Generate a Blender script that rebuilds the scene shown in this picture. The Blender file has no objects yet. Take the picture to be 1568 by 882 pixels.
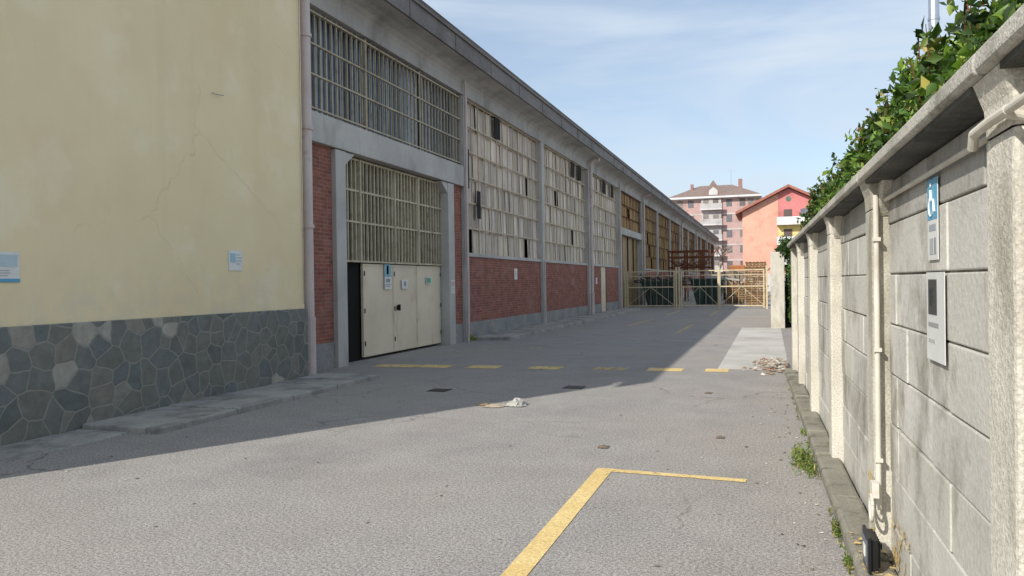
import bpy, math, random
import numpy as np
from mathutils import Vector, Matrix, noise as mnoise
random.seed(7); np.random.seed(7)
scene=bpy.context.scene
scene.view_settings.view_transform='Standard'
scene.view_settings.look='None'
scene.view_settings.exposure=0

def S(r,g,b,k=1.0):
    f=lambda c:((c/255)/12.92 if c/255<=0.04045 else (((c/255)+0.055)/1.055)**2.4)*k
    return (f(r),f(g),f(b),1)

# ------------------------------------------------------------ node helpers
class NT:
    def __init__(s,name):
        s.m=bpy.data.materials.new(name); s.m.use_nodes=True
        s.t=s.m.node_tree; s.t.nodes.clear()
        s.out=s.n('ShaderNodeOutputMaterial'); s.b=s.n('ShaderNodeBsdfPrincipled')
        s.l(s.b.outputs[0],s.out.inputs[0])
        s.tc=s.n('ShaderNodeTexCoord')
        s.co=s.tc.outputs['Object']
    def n(s,t,**k):
        x=s.t.nodes.new(t)
        for a,v in k.items(): setattr(x,a,v)
        return x
    def l(s,a,b): s.t.links.new(a,b)
    def mapping(s,scale=(1,1,1),vec=None):
        m=s.n('ShaderNodeMapping'); m.inputs['Scale'].default_value=scale
        s.l(vec or s.co,m.inputs[0]); return m.outputs[0]
    def noise(s,scale,detail=6,vec=None,rough=0.6,dist=0):
        x=s.n('ShaderNodeTexNoise'); x.inputs['Scale'].default_value=scale
        x.inputs['Detail'].default_value=min(detail,5); x.inputs['Roughness'].default_value=rough
        x.inputs['Distortion'].default_value=dist
        s.l(vec or s.co,x.inputs['Vector']); return x.outputs[0]
    def ramp(s,fac,stops):
        r=s.n('ShaderNodeValToRGB'); e=r.color_ramp.elements
        while len(e)<len(stops): e.new(0.5)
        for i,(p,c) in enumerate(stops):
            e[i].position=p; e[i].color=c if len(c)==4 else (*c,1)
        s.l(fac,r.inputs[0]); return r.outputs[0]
    def mask(s,fac,lo,hi):
        return s.ramp(fac,[(lo,(0,0,0,1)),(hi,(1,1,1,1))])
    def mix(s,fac,a,b,mode='MIX'):
        m=s.n('ShaderNodeMix',data_type='RGBA',blend_type=mode)
        for i,v in ((0,fac),(6,a),(7,b)):
            if isinstance(v,(int,float,tuple)): m.inputs[i].default_value=v
            else: s.l(v,m.inputs[i])
        return m.outputs[2]
    def math(s,op,a,b=0.0):
        m=s.n('ShaderNodeMath',operation=op)
        for i,v in enumerate((a,b)):
            if isinstance(v,(int,float)): m.inputs[i].default_value=v
            else: s.l(v,m.inputs[i])
        return m.outputs[0]
    def yz(s):
        a=s.n('ShaderNodeSeparateXYZ'); s.l(s.co,a.inputs[0])
        c=s.n('ShaderNodeCombineXYZ'); s.l(a.outputs[1],c.inputs[0]); s.l(a.outputs[2],c.inputs[1])
        return c.outputs[0],a
    def bump(s,h,strength,dist=0.01):
        b=s.n('ShaderNodeBump'); b.inputs['Strength'].default_value=strength
        b.inputs['Distance'].default_value=dist
        s.l(h,b.inputs['Height']); s.l(b.outputs[0],s.b.inputs['Normal'])
    def fin(s,col,rough=0.85,metal=0,spec=0.3):
        if isinstance(col,tuple): s.b.inputs['Base Color'].default_value=col
        else: s.l(col,s.b.inputs['Base Color'])
        s.b.inputs['Roughness'].default_value=rough
        s.b.inputs['Metallic'].default_value=metal
        s.b.inputs['Specular IOR Level'].default_value=spec
        return s.m

def surf(name,c1,c2,scale=1.5,stretch=(1,1,1),rough=0.85,bump=0.3,bs=40,dirt=None,dscale=0.8,dlo=0.5,dhi=0.75,dstretch=(1,1,1),tint=False,metal=0,spec=0.3,bd=0.01,fine=0.15):
    k=NT(name)
    n1=k.noise(scale,5,k.mapping(stretch))
    c=k.ramp(n1,[(0.32,c1),(0.68,c2)])
    if dirt:
        n2=k.noise(dscale,5,k.mapping(dstretch),0.68)
        c=k.mix(k.mask(n2,dlo,dhi),c,dirt)
    if fine or bump>0.06:
        n3=k.noise(bs,3)
        if fine: c=k.mix(1.0,c,k.ramp(n3,[(0.3,(1-fine,)*3),(0.7,(1+fine,)*3)]),'MULTIPLY')
        if bump>0.06: k.bump(n3,bump,bd)
    if tint:
        a=k.n('ShaderNodeAttribute',attribute_name='Col')
        c=k.mix(1.0,c,a.outputs[0],'MULTIPLY')
    return k.fin(c,rough,metal,spec)

# ------------------------------------------------------------ mesh builder
class MB:
    def __init__(s): s.v=[];s.f=[];s.c=[];s.mi=[]
    def add(s,vs,fs,col=(1,1,1),mi=0):
        o=len(s.v); s.v+= [tuple(v) for v in vs]
        for f in fs: s.f.append([i+o for i in f]); s.c.append(col); s.mi.append(mi)
    def box(s,x0,x1,y0,y1,z0,z1,col=(1,1,1),mi=0,M=None):
        vs=[(x,y,z) for x in (x0,x1) for y in (y0,y1) for z in (z0,z1)]
        if M: vs=[tuple(M@Vector(v)) for v in vs]
        s.add(vs,[(0,1,3,2),(4,6,7,5),(0,4,5,1),(2,3,7,6),(0,2,6,4),(1,5,7,3)],col,mi)
    def beam(s,a,b,w,h=None,col=(1,1,1),mi=0):
        a=Vector(a);b=Vector(b);h=h or w
        d=(b-a); L=d.length; q=d.to_track_quat('Z','Y').to_matrix().to_4x4()
        M=Matrix.Translation(a)@q
        s.box(-w/2,w/2,-h/2,h/2,0,L,col,mi,M)
    def cyl(s,a,b,r,n=12,col=(1,1,1),mi=0,r2=None,caps=True):
        a=Vector(a);b=Vector(b); r2=r if r2 is None else r2
        q=(b-a).to_track_quat('Z','Y').to_matrix()
        vs=[];
        for p,rr in ((a,r),(b,r2)):
            for i in range(n):
                t=2*math.pi*i/n
                vs.append(p+q@Vector((rr*math.cos(t),rr*math.sin(t),0)))
        fs=[(i,(i+1)%n,n+(i+1)%n,n+i) for i in range(n)]
        if caps: fs+=[tuple(range(n-1,-1,-1)),tuple(range(n,2*n))]
        s.add(vs,fs,col,mi)
    def path(s,pts,r,n=10,col=(1,1,1),mi=0):
        for i in range(len(pts)-1): s.cyl(pts[i],pts[i+1],r,n,col,mi)
    def quad(s,pts,col=(1,1,1),mi=0): s.add(pts,[tuple(range(len(pts)))],col,mi)
    def prism(s,prof,y0,y1,col=(1,1,1),mi=0):
        n=len(prof)
        vs=[(x,y0,z) for x,z in prof]+[(x,y1,z) for x,z in prof]
        fs=[(i,(i+1)%n,n+(i+1)%n,n+i) for i in range(n)]+[tuple(range(n-1,-1,-1)),tuple(range(n,2*n))]
        s.add(vs,fs,col,mi)
    def corr(s,X,y0,y1,z0,z1,ribs,amp,col,mi=0,dx=0.0):
        n=ribs*4; vs=[]
        for i in range(n+1):
            y=y0+(y1-y0)*i/n; a=amp*math.sin(2*math.pi*i/4+0.4)
            vs.append((X+a,y,z0)); vs.append((X+a+dx,y,z1))
        s.add(vs,[(2*i,2*i+2,2*i+3,2*i+1) for i in range(n)],col,mi)
    def obj(s,name,mats,parent=None,bevel=0,smooth=False,M=None):
        me=bpy.data.meshes.new(name); me.from_pydata(s.v,[],s.f)
        mats=mats if isinstance(mats,list) else [mats]
        for m in mats: me.materials.append(m)
        me.polygons.foreach_set('material_index',s.mi)
        if smooth: me.polygons.foreach_set('use_smooth',[True]*len(s.f))
        ca=me.color_attributes.new('Col','FLOAT_COLOR','CORNER')
        buf=[]
        for f,c in zip(s.f,s.c): buf+= [c[0],c[1],c[2],1.0]*len(f)
        ca.data.foreach_set('color',buf)
        me.update()
        o=bpy.data.objects.new(name,me); scene.collection.objects.link(o)
        if M: o.matrix_world=M
        if parent: o.parent=parent
        if bevel:
            b=o.modifiers.new('bevel','BEVEL'); b.width=bevel; b.segments=2; b.limit_method='ANGLE'
        return o
def empty(name,rz=0):
    e=bpy.data.objects.new(name,None); scene.collection.objects.link(e)
    e.rotation_euler=(0,0,rz); return e
def rc(a,b): return random.uniform(a,b)

# ------------------------------------------------------------ materials
k=NT('asphalt')
big=k.noise(0.22,4); mid=k.noise(1.3,5,rough=0.7); fine=k.noise(48,3,rough=0.9); vf=k.noise(110,1)
c=k.ramp(mid,[(0.3,S(140,136,133)),(0.7,S(157,153,149))])
c=k.mix(k.math('MULTIPLY',k.mask(big,0.42,0.62),0.6),c,S(156,149,141))
st=k.noise(0.55,5,k.mapping((1,0.5,1)),0.7)
c=k.mix(k.math('MULTIPLY',k.mask(st,0.56,0.72),0.4),c,S(116,112,110))
c=k.mix(1.0,c,k.ramp(fine,[(0.33,(0.45,0.45,0.45)),(0.5,(1,1,1)),(0.66,(1.6,1.58,1.55))]),'MULTIPLY')
c=k.mix(k.math('MULTIPLY',k.mask(vf,0.62,0.68),0.6),c,S(222,219,212))
c=k.mix(k.math('MULTIPLY',k.ramp(vf,[(0.32,(1,1,1)),(0.38,(0,0,0))]),0.5),c,S(76,74,72))
vo=k.n('ShaderNodeTexVoronoi',feature='DISTANCE_TO_EDGE'); vo.inputs['Scale'].default_value=0.42
wn=k.n('ShaderNodeTexNoise'); wn.inputs['Scale'].default_value=1.6; wn.inputs['Detail'].default_value=6
k.l(k.co,wn.inputs['Vector'])
va=k.n('ShaderNodeVectorMath',operation='MULTIPLY_ADD'); k.l(wn.outputs['Color'],va.inputs[0]); va.inputs[1].default_value=(0.9,0.9,0); k.l(k.co,va.inputs[2])
k.l(va.outputs[0],vo.inputs['Vector'])
cr=k.ramp(vo.outputs['Distance'],[(0.002,(1,1,1)),(0.006,(0,0,0))])
cm=k.math('MULTIPLY',cr,k.mask(k.noise(0.33,3),0.5,0.6))
c=k.mix(k.math('MULTIPLY',cm,0.65),c,S(84,80,76))
k.bump(fine,0.5,0.012)
ASPH=k.fin(c,0.95,spec=0.12)
CONC=surf('concrete',S(158,156,150),S(188,185,177),1.2,dirt=S(118,116,110),dscale=1.1,dlo=0.52,dhi=0.75,bump=0.4,bs=55)
CONCB=surf('concrete_beam',S(172,170,166),S(196,193,187),0.8,dirt=S(132,129,124),dscale=1.5,dstretch=(1,0.6,0.25),dlo=0.52,dhi=0.8,bump=0.25,bs=35,fine=0.06)
PAVE=surf('pavement_concrete',S(150,148,143),S(174,171,164),1.6,dirt=S(104,102,98),dscale=1.3,dlo=0.48,dhi=0.7,bump=0.6,bs=40)
PATCH=surf('light_concrete',S(180,176,168),S(198,194,186),0.9,dirt=S(154,149,140),dscale=0.7,bump=0.5,bs=50)
FASC=surf('fascia_metal',S(112,108,106),S(130,126,123),1.0,dirt=S(92,86,82),dscale=1.4,dstretch=(1,0.4,1),bump=0.1,rough=0.7)
SOFF=surf('cornice_concrete',S(160,158,155),S(186,184,179),0.8,dirt=S(124,121,116),dscale=1.5,dstretch=(1,0.6,0.25),dlo=0.5,dhi=0.8,bump=0.2,bs=35,fine=0.06)
k=NT('yellow_plaster')
n1=k.noise(0.5,5); c=k.ramp(n1,[(0.3,S(231,213,170)),(0.7,S(240,224,186))])
c=k.mix(k.math('MULTIPLY',k.mask(k.noise(1.2,5,k.mapping((1,0.8,0.8))),0.55,0.63),0.35),c,S(246,236,210))
stv=k.noise(1.6,5,k.mapping((1,1,0.08)),0.7)
c=k.mix(k.math('MULTIPLY',k.mask(stv,0.52,0.8),0.3),c,S(206,190,156))
c=k.mix(k.math('MULTIPLY',k.mask(k.noise(0.8,4),0.5,0.75),0.35),c,S(230,198,162))
vec,sep=k.yz()
low=k.n('ShaderNodeMapRange'); k.l(sep.outputs[2],low.inputs[0]); low.inputs[1].default_value=2.0; low.inputs[2].default_value=1.2
lm=k.math('MULTIPLY',low.outputs[0],k.mask(k.noise(3,5),0.42,0.62)); c=k.mix(k.math('MULTIPLY',lm,0.5),c,S(214,205,184))
vo=k.n('ShaderNodeTexVoronoi',feature='DISTANCE_TO_EDGE'); vo.inputs['Scale'].default_value=0.34
wn=k.n('ShaderNodeTexNoise'); wn.inputs['Scale'].default_value=1.5; wn.inputs['Detail'].default_value=6; k.l(k.co,wn.inputs['Vector'])
va=k.n('ShaderNodeVectorMath',operation='MULTIPLY_ADD'); k.l(wn.outputs['Color'],va.inputs[0]); va.inputs[1].default_value=(0,0.7,0.7); k.l(k.co,va.inputs[2]); k.l(va.outputs[0],vo.inputs['Vector'])
cr=k.math('MULTIPLY',k.ramp(vo.outputs['Distance'],[(0.001,(1,1,1)),(0.003,(0,0,0))]),k.mask(k.noise(0.45,3),0.5,0.58))
c=k.mix(k.math('MULTIPLY',cr,0.25),c,S(160,148,120))
k.bump(k.noise(30,4),0.3,0.01); YEL=k.fin(c,0.9,spec=0.15)
k=NT('stone_cladding')
vec,sep=k.yz()
wn=k.n('ShaderNodeTexNoise'); wn.inputs['Scale'].default_value=2.5; wn.inputs['Detail'].default_value=3; k.l(vec,wn.inputs['Vector'])
va=k.n('ShaderNodeVectorMath',operation='MULTIPLY_ADD'); k.l(wn.outputs['Color'],va.inputs[0]); va.inputs[1].default_value=(0.16,0.16,0); k.l(vec,va.inputs[2])
v1=k.n('ShaderNodeTexVoronoi',feature='F1',voronoi_dimensions='2D'); v1.inputs['Scale'].default_value=3.8; k.l(va.outputs[0],v1.inputs['Vector'])
v2=k.n('ShaderNodeTexVoronoi',feature='DISTANCE_TO_EDGE',voronoi_dimensions='2D'); v2.inputs['Scale'].default_value=3.8; k.l(va.outputs[0],v2.inputs['Vector'])
sx=k.n('ShaderNodeSeparateColor'); k.l(v1.outputs['Color'],sx.inputs[0])
c=k.ramp(sx.outputs[0],[(0.0,S(106,111,108)),(0.35,S(124,124,116)),(0.65,S(114,120,120)),(0.92,S(132,129,120)),(0.98,S(166,163,153))])
c=k.mix(1.0,c,k.ramp(k.noise(7,5,rough=0.7),[(0.3,(0.8,0.8,0.8)),(0.7,(1.17,1.17,1.17))]),'MULTIPLY')
edge=k.ramp(v2.outputs['Distance'],[(0.02,(1,1,1)),(0.05,(0,0,0))])
c=k.mix(k.math('MULTIPLY',edge,0.75),c,S(152,150,140))
c=k.mix(k.math('MULTIPLY',k.mask(k.noise(0.9,5),0.55,0.75),0.3),c,S(98,100,97))
k.bump(k.math('SUBTRACT',k.noise(12,4),k.math('MULTIPLY',edge,0.8)),0.4,0.02); STONE=k.fin(c,0.85,spec=0.15)
k=NT('red_brick')
vec,sep=k.yz()
b=k.n('ShaderNodeTexBrick'); k.l(vec,b.inputs['Vector'])
b.inputs['Scale'].default_value=1; b.inputs['Brick Width'].default_value=0.26; b.inputs['Row Height'].default_value=0.075
b.inputs['Mortar Size'].default_value=0.008; b.inputs['Mortar Smooth'].default_value=0.3
b.inputs['Color1'].default_value=S(156,102,88); b.inputs['Color2'].default_value=S(132,88,78); b.inputs['Mortar'].default_value=S(152,128,118)
c=k.mix(1.0,b.outputs[0],k.ramp(k.noise(5,5),[(0.3,(0.78,0.78,0.78)),(0.7,(1.2,1.18,1.16))]),'MULTIPLY')
c=k.mix(k.math('MULTIPLY',k.mask(k.noise(1.1,5,k.mapping((1,0.7,1.3))),0.54,0.72),0.45),c,S(168,142,132))
k.bump(k.math('SUBTRACT',1.0,b.outputs['Fac']),0.6,0.008); BRICK=k.fin(c,0.9,spec=0.1)
PLINTH=surf('grey_plinth',S(128,130,131),S(150,151,150),1.4,dirt=S(166,158,142),dscale=1.6,dlo=0.5,dhi=0.72,bump=0.5,bs=30)
CLAD=surf('translucent_sheet',S(212,202,190),S(234,225,215),1.6,stretch=(1,2,0.5),dirt=S(176,158,136),dscale=2.0,dstretch=(1,3,0.5),dlo=0.48,dhi=0.8,tint=True,bump=0.05,rough=0.45,fine=0.04)
OCHRE=surf('ochre_sheet',S(184,148,88),S(200,168,110),1.2,stretch=(1,2,0.5),dirt=S(130,100,64),dscale=1.3,dstretch=(1,2,0.5),dlo=0.5,dhi=0.75,tint=True,bump=0.05,rough=0.5,fine=0.05)
CREAM=surf('cream_paint',S(208,195,168),S(222,210,184),2.2,dirt=S(170,136,102),dscale=4,dlo=0.58,dhi=0.8,bump=0.05,rough=0.55,fine=0.04,tint=True)
DOORP=surf('door_paint',S(214,200,174),S(228,215,190),0.9,dirt=S(180,152,124),dscale=2.2,dstretch=(1,1,0.5),dlo=0.56,dhi=0.8,bump=0.04,rough=0.5,fine=0.03)
BARS=surf('bar_paint',S(188,176,148),S(208,198,172),3,dirt=S(150,124,98),dscale=5,bump=0.05,rough=0.6,tint=True,fine=0)
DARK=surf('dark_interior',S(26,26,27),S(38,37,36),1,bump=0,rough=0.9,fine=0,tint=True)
SLATE=surf('slate_glass',S(146,154,166),S(174,182,194),1.2,stretch=(1,2,0.4),bump=0.02,rough=0.35,fine=0,tint=True,spec=0.5)
PIPE=surf('downpipe_paint',S(192,176,172),S(208,196,190),1.5,dirt=S(146,120,108),dscale=2.2,dlo=0.6,dhi=0.8,bump=0.05,rough=0.55,fine=0.04)
WALLC=surf('wall_concrete',S(188,183,170),S(212,207,194),1.6,dirt=S(144,138,122),dscale=1.8,dstretch=(1,1,0.4),dlo=0.5,dhi=0.74,bump=0.8,bs=80,fine=0.25,bd=0.006)
COPE=surf('coping_concrete',S(170,166,156),S(196,192,181),1.6,dirt=S(120,117,105),dscale=2.2,dlo=0.48,dhi=0.72,bump=0.9,bs=80,fine=0.28,bd=0.007)
BLOCK=surf('wall_block',S(180,177,170),S(205,202,195),1.2,stretch=(1,1,0.8),dirt=S(148,144,134),dscale=1.8,dstretch=(1,1,.7),dlo=0.5,dhi=0.64,bump=0.6,bs=35,tint=True,fine=0.10,bd=0.007)
MOSS=surf('mossy_concrete',S(128,124,112),S(148,143,130),2.0,dirt=S(90,90,72),dscale=3.5,dlo=0.5,dhi=0.65,bump=1,bs=50)
UNDER=surf('shade_toned_concrete',S(70,70,66),S(98,96,90),3.0,dirt=S(50,50,46),dscale=4,bump=0.8,bs=60)  # dark tone paints in the shade beneath the coping
RUST=surf('rusty_steel',S(92,52,34),S(122,74,48),2.5,bump=0.3,rough=0.8,tint=True)
WOOD=surf('weathered_wood',S(150,118,84),S(184,150,110),3,bump=0.2,rough=0.85,tint=True,dirt=S(120,84,56),dscale=4)
BITS=surf('debris_bits',S(180,176,168),S(210,206,198),3,bump=0.2,rough=0.85,tint=True)
MACH=surf('machine_paint',S(150,150,150),S(190,190,190),2,dirt=S(90,66,50),dscale=2,dlo=0.58,dhi=0.75,bump=0.1,rough=0.6,tint=True)
WHITE=surf('white_plastic',S(214,214,210),S(232,232,228),3,bump=0.03,rough=0.45,fine=0.03,tint=True)
STEEL=surf('stainless',S(190,192,196),S(214,216,220),2,stretch=(1,1,6),bump=0.02,rough=0.3,metal=0.9,fine=0.02)
PAINTH=surf('house_render',S(240,240,240),S(255,255,255),0.4,dirt=S(205,200,195),dscale=0.5,bump=0.1,tint=True,fine=0.03)
BLACKP=surf('black_plastic',S(24,24,26),S(34,34,36),4,bump=0.05,rough=0.4,fine=0.02,tint=True)
k=NT('yellow_road_paint')
w=k.noise(9,5,rough=0.75); c=k.ramp(k.noise(2,4),[(0.3,S(214,184,120)),(0.7,S(230,205,146))])
f=k.noise(48,3,rough=0.9)
c=k.mix(1.0,c,k.ramp(f,[(0.33,(0.65,0.65,0.65)),(0.66,(1.25,1.25,1.25))]),'MULTIPLY')
a=k.n('ShaderNodeAttribute',attribute_name='Col')
sepc=k.n('ShaderNodeSeparateColor'); k.l(a.outputs[0],sepc.inputs[0])
thr=k.math('SUBTRACT',k.math('ADD',w,k.math('MULTIPLY',k.math('SUBTRACT',f,0.5),0.5)),sepc.outputs[0]); mk=k.ramp(thr,[(0.0,(1,1,1)),(0.05,(0,0,0))])
tr=k.n('ShaderNodeBsdfTransparent'); ms=k.n('ShaderNodeMixShader')
k.fin(c,0.8); k.bump(f,0.4,0.008)
k.l(mk,ms.inputs[0]); k.l(tr.outputs[0],ms.inputs[1]); k.l(k.b.outputs[0],ms.inputs[2]); k.l(ms.outputs[0],k.out.inputs[0])
ROADP=k.m
def leafmat(name):
    k=NT(name); a=k.n('ShaderNodeAttribute',attribute_name='Col')
    k.fin(a.outputs[0],0.45,spec=0.35)
    t=k.n('ShaderNodeBsdfTranslucent'); k.l(k.mix(1.0,a.outputs[0],(1.3,1.4,0.6,1),'MULTIPLY'),t.inputs[0])
    ms=k.n('ShaderNodeMixShader'); ms.inputs[0].default_value=0.3
    k.l(k.b.outputs[0],ms.inputs[1]); k.l(t.outputs[0],ms.inputs[2]); k.l(ms.outputs[0],k.out.inputs[0])
    return k.m
LEAF=leafmat('leaf')
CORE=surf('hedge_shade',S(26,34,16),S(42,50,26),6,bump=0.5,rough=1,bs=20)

# ------------------------------------------------------------ ground
m=MB(); m.quad([(-300,-200,0),(300,-200,0),(300,500,0),(-300,500,0)]); m.obj('asphalt_ground',ASPH)
m=MB(); m.box(-0.92,0.30,14.6,20.9,-0.05,0.006); m.box(-0.92,0.30,20.93,27.2,-0.05,0.007)
m.obj('concrete_paving',PATCH)
m=MB()
def strip(pts,w,wear,z=0.004):
    a=Vector(pts[0]);b=Vector(pts[1]); d=(b-a).normalized(); p=Vector((-d.y,d.x))*w/2
    m.quad([(a.x-p.x,a.y-p.y,z),(a.x+p.x,a.y+p.y,z),(b.x+p.x,b.y+p.y,z),(b.x-p.x,b.y-p.y,z)][::-1],(wear,0,0))
strip([(-1.36,6.52),(-1.34,2.0)],0.14,0.66)
strip([(-1.425,6.56),(-0.2,6.48)],0.10,0.58,0.0045)
m.obj('parking_line_marking',ROADP)
m=MB()
for x,w,wr in ((-7.0,0.9,0.57),(-6.2,0.62,0.59),(-5.22,0.62,0.59),(-4.02,0.62,0.56),(-2.80,0.6,0.47),(-1.82,0.62,0.63),(-0.92,0.4,0.61)):
    yy=13.95+0.06*(x+7)
    strip([(x-w/2,yy),(x+w/2,yy)],0.5,wr)
strip([(-7.0,18.9),(-5.2,18.4)],0.15,0.46)
strip([(-7.2,17.7),(-6.0,17.7)],0.13,0.44)
for x0,y0,x1,y1 in ((-4.9,28,-4.7,33),(-2.75,24.5,-2.7,29),(-4.6,37,-4.6,42),(-2.6,36,-2.6,42)):
    strip([(x0,y0),(x1,y1)],0.12,0.5)
m.obj('road_dash_marking',ROADP)

# ------------------------------------------------------------ WAREHOUSE
WH=empty('warehouse')
Xf=-8.1
ends=[12.4,20.35,28.15,35.95,43.75,51.9]+[51.9+7.8*i for i in range(1,10)]
YE=ends[-1]
m=MB(); m.box(-30,-7.5,2.6,11.5,1.2,7.4); m.obj('yellow_wall',YEL,WH)
m=MB(); m.box(-30.02,-7.46,2.58,11.54,-0.1,1.22); m.obj('stone_plinth',STONE,WH,bevel=0.01)
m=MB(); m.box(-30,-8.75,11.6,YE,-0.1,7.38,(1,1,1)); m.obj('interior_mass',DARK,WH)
m=MB(); m.box(-7.42,-7.36,2.4,YE+0.3,7.40,7.92)
m.prism([(-7.36,7.92),(-7.33,7.96),(-8.1,8.0),(-30,8.8),(-30,8.7),(-8.1,7.9),(-7.42,7.85)],2.4,YE+0.3)
m.box(-7.35,-7.31,2.4,YE+0.3,7.80,7.84)
for i in range(50): m.box(-7.356,-7.345,2.5+i*2.6,2.53+i*2.6,7.40,7.80)
m.obj('fascia',FASC,WH)
m=MB(); prof=[(-8.1,6.83),(-8.02,6.83),(-8.02,7.12),(-7.98,7.2),(-7.88,7.28),(-7.7,7.35),(-7.5,7.38),(-7.425,7.39),(-7.425,7.8),(-8.7,7.8),(-8.7,6.83)]
for a,b in zip([11.55]+ends[1:-1],ends[1:]): m.prism(prof,a+0.01,b-0.01)
m.obj('cornice_beam',SOFF,WH)
m=MB()
for y in ends[1:]:
    m.box(-8.5,-8.01,y-0.15,y+0.15,-0.1,6.82)
    m.box(-8.5,-8.04,y-0.18,y-0.151,-0.1,6.82); m.box(-8.5,-8.04,y+0.151,y+0.18,-0.1,6.82)
m.box(-8.5,-8.0,11.52,12.2,4.85,6.82)
m.obj('pilaster',CONCB,WH,bevel=0.012)
m=MB()
m.box(-8.5,-8.1,11.52,13.42,0.5,4.28); m.box(-8.5,-8.1,19.42,20.17,0.5,4.28)
for a,b in zip(ends[1:4],ends[2:5]): m.box(-8.5,-8.1,a+0.185,b-0.185 if b!=43.75 else 38.9,0.5,2.36)
m.box(-8.5,-8.1,40.2,43.57,0.5,2.36)
for a,b in zip(ends[5:-1],ends[6:]): m.box(-8.5,-8.1,a+0.185,b-0.185,0.5,2.36)
m.obj('brick_infill',BRICK,WH)
m=MB()
m.box(-8.5,-8.075,11.52,13.42,-0.1,0.5); m.box(-8.5,-8.075,19.42,20.17,-0.1,0.5)
for a,b in zip(ends[1:4],ends[2:5]): m.box(-8.5,-8.075,a+0.185,b-0.185 if b!=43.75 else 38.9,-0.1,0.5)
m.box(-8.5,-8.075,40.2,43.56,-0.1,0.5)
for a,b in zip(ends[5:-1],ends[6:]): m.box(-8.5,-8.075,a+0.185,b-0.185,-0.1,0.5)
m.obj('plinth_band',PLINTH,WH,bevel=0.01)
m=MB()
m.box(-8.5,-8.0,13.42,13.80,-0.1,4.26); m.box(-8.5,-8.0,19.02,19.42,-0.1,4.26)
m.box(-8.55,-7.98,11.6,20.17,4.28,4.84)
for y0,y1,sg in ((13.8,14.2,1),(19.02,18.62,-1)):
    vs=[(-8.45,y0,4.26),(-8.45,y1,4.26),(-8.45,y0,3.98),(-8.02,y0,4.26),(-8.02,y1,4.26),(-8.02,y0,3.98)]
    m.add(vs,[(0,1,2),(3,5,4),(1,4,5,2),(0,3,4,1),(0,2,5,3)])
for a,b in zip(ends[1:4],ends[2:5]): m.box(-8.45,-8.06,a+0.185,b-0.185,2.365,2.46)
m.box(-8.5,-8.0,ends[4]+0.185,ends[5]-0.185,4.3,4.7)
m.box(-8.5,-8.0,ends[4]+0.185,ends[4]+0.6,-0.1,4.3)
for a,b in zip(ends[5:-1],ends[6:]): m.box(-8.45,-8.06,a+0.185,b-0.185,2.365,2.46)
m.obj('concrete_lintel',CONCB,WH,bevel=0.012)
m=MB()
Yd=[14.85,16.3,17.55,18.98]
for i in range(3):
    m.box(-8.30,-8.25,Yd[i]+0.012,Yd[i+1]-0.012,0.06,2.06)
    m.box(-8.248,-8.242,Yd[i]+0.012,Yd[i]+0.06,0.06,2.06); m.box(-8.248,-8.242,Yd[i+1]-0.06,Yd[i+1]-0.012,0.06,2.06)
    m.box(-8.248,-8.243,Yd[i]+0.06,Yd[i+1]-0.06,2.0,2.06); m.box(-8.248,-8.243,Yd[i]+0.06,Yd[i+1]-0.06,0.06,0.14)
    if i<2: m.box(-8.241,-8.235,Yd[i+1]-0.025,Yd[i+1]+0.025,0.06,2.06)
m.obj('door_panel',DOORP,WH,bevel=0.003)
m=MB(); m.box(-8.22,-8.16,16.44,16.47,1.0,1.14,(0.8,0.8,0.8)); m.box(-8.242,-8.2,16.42,16.49,1.02,1.12,(1.5,1.5,1.5))
for z in (0.3,1.0,1.8):
    for y in (14.9,16.3,18.94): m.cyl((-8.225,y,z),(-8.225,y,z+0.1),0.012,8,(3,2.8,2.5))
m.obj('door_handle',BLACKP,WH)
m=MB()
y=13.86
while y<19.0:
    m.box(-8.24,-8.20,y,y+0.04,2.08,4.24,(rc(.75,.95),)*3); y+=0.165
for z in (2.08,2.9,3.55,4.2): m.box(-8.26,-8.19,13.82,19.0,z,z+0.04,(0.9,0.9,0.9))
for yy in (14.7,16.3,17.55): m.box(-8.25,-8.17,yy-0.025,yy+0.025,2.08,4.24,(.95,.95,.95))
m.obj('door_grille',BARS,WH)
m=MB()
y=13.86
while y<19.0:
    w=rc(.1,.2); c=rc(0.75,1.25) if random.random()<0.55 else rc(0.12,0.3)
    m.box(-8.40,-8.38,y,y+w,2.1,4.24,(c,c*0.96,c*0.84)); y+=w
m.obj('door_upper_sheet',surf('dull_sheet',S(132,124,102),S(158,148,122),1.5,stretch=(1,2,.4),tint=True,rough=0.6,bump=0.03,fine=0),WH)
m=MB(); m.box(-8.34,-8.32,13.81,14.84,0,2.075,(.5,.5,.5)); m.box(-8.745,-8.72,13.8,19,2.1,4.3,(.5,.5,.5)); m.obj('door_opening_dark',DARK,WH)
m=MB(); y=11.9
while y<20.1:
    w=0.11+rc(-.01,.02); c=rc(0.75,1.1) if random.random()<.9 else .35
    m.box(-8.34,-8.32,y,min(y+w,20.16),4.86,6.8,(c*.95,c,c)); y+=w
    w=0.07+rc(-.01,.03); m.box(-8.34,-8.325,y,min(y+w,20.16),4.86,6.8,(.1,.1,.11)); y+=w
m.obj('upper_window_glass',SLATE,WH)
m=MB(); y=12.1
while y<20.15:
    m.box(-8.14,-8.11,y,y+0.028,4.9,6.8,(rc(.6,.8),)*3); y+=0.2
for z in (4.92,5.55,6.12,6.72): m.box(-8.12,-8.07,11.6,20.15,z,z+0.03,(0.8,0.8,0.82))
for yy in (14.8,17.5): m.box(-8.16,-8.08,yy,yy+0.05,4.86,6.8,(0.7,0.7,0.7))
m.obj('upper_window_grille',BARS,WH)
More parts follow.
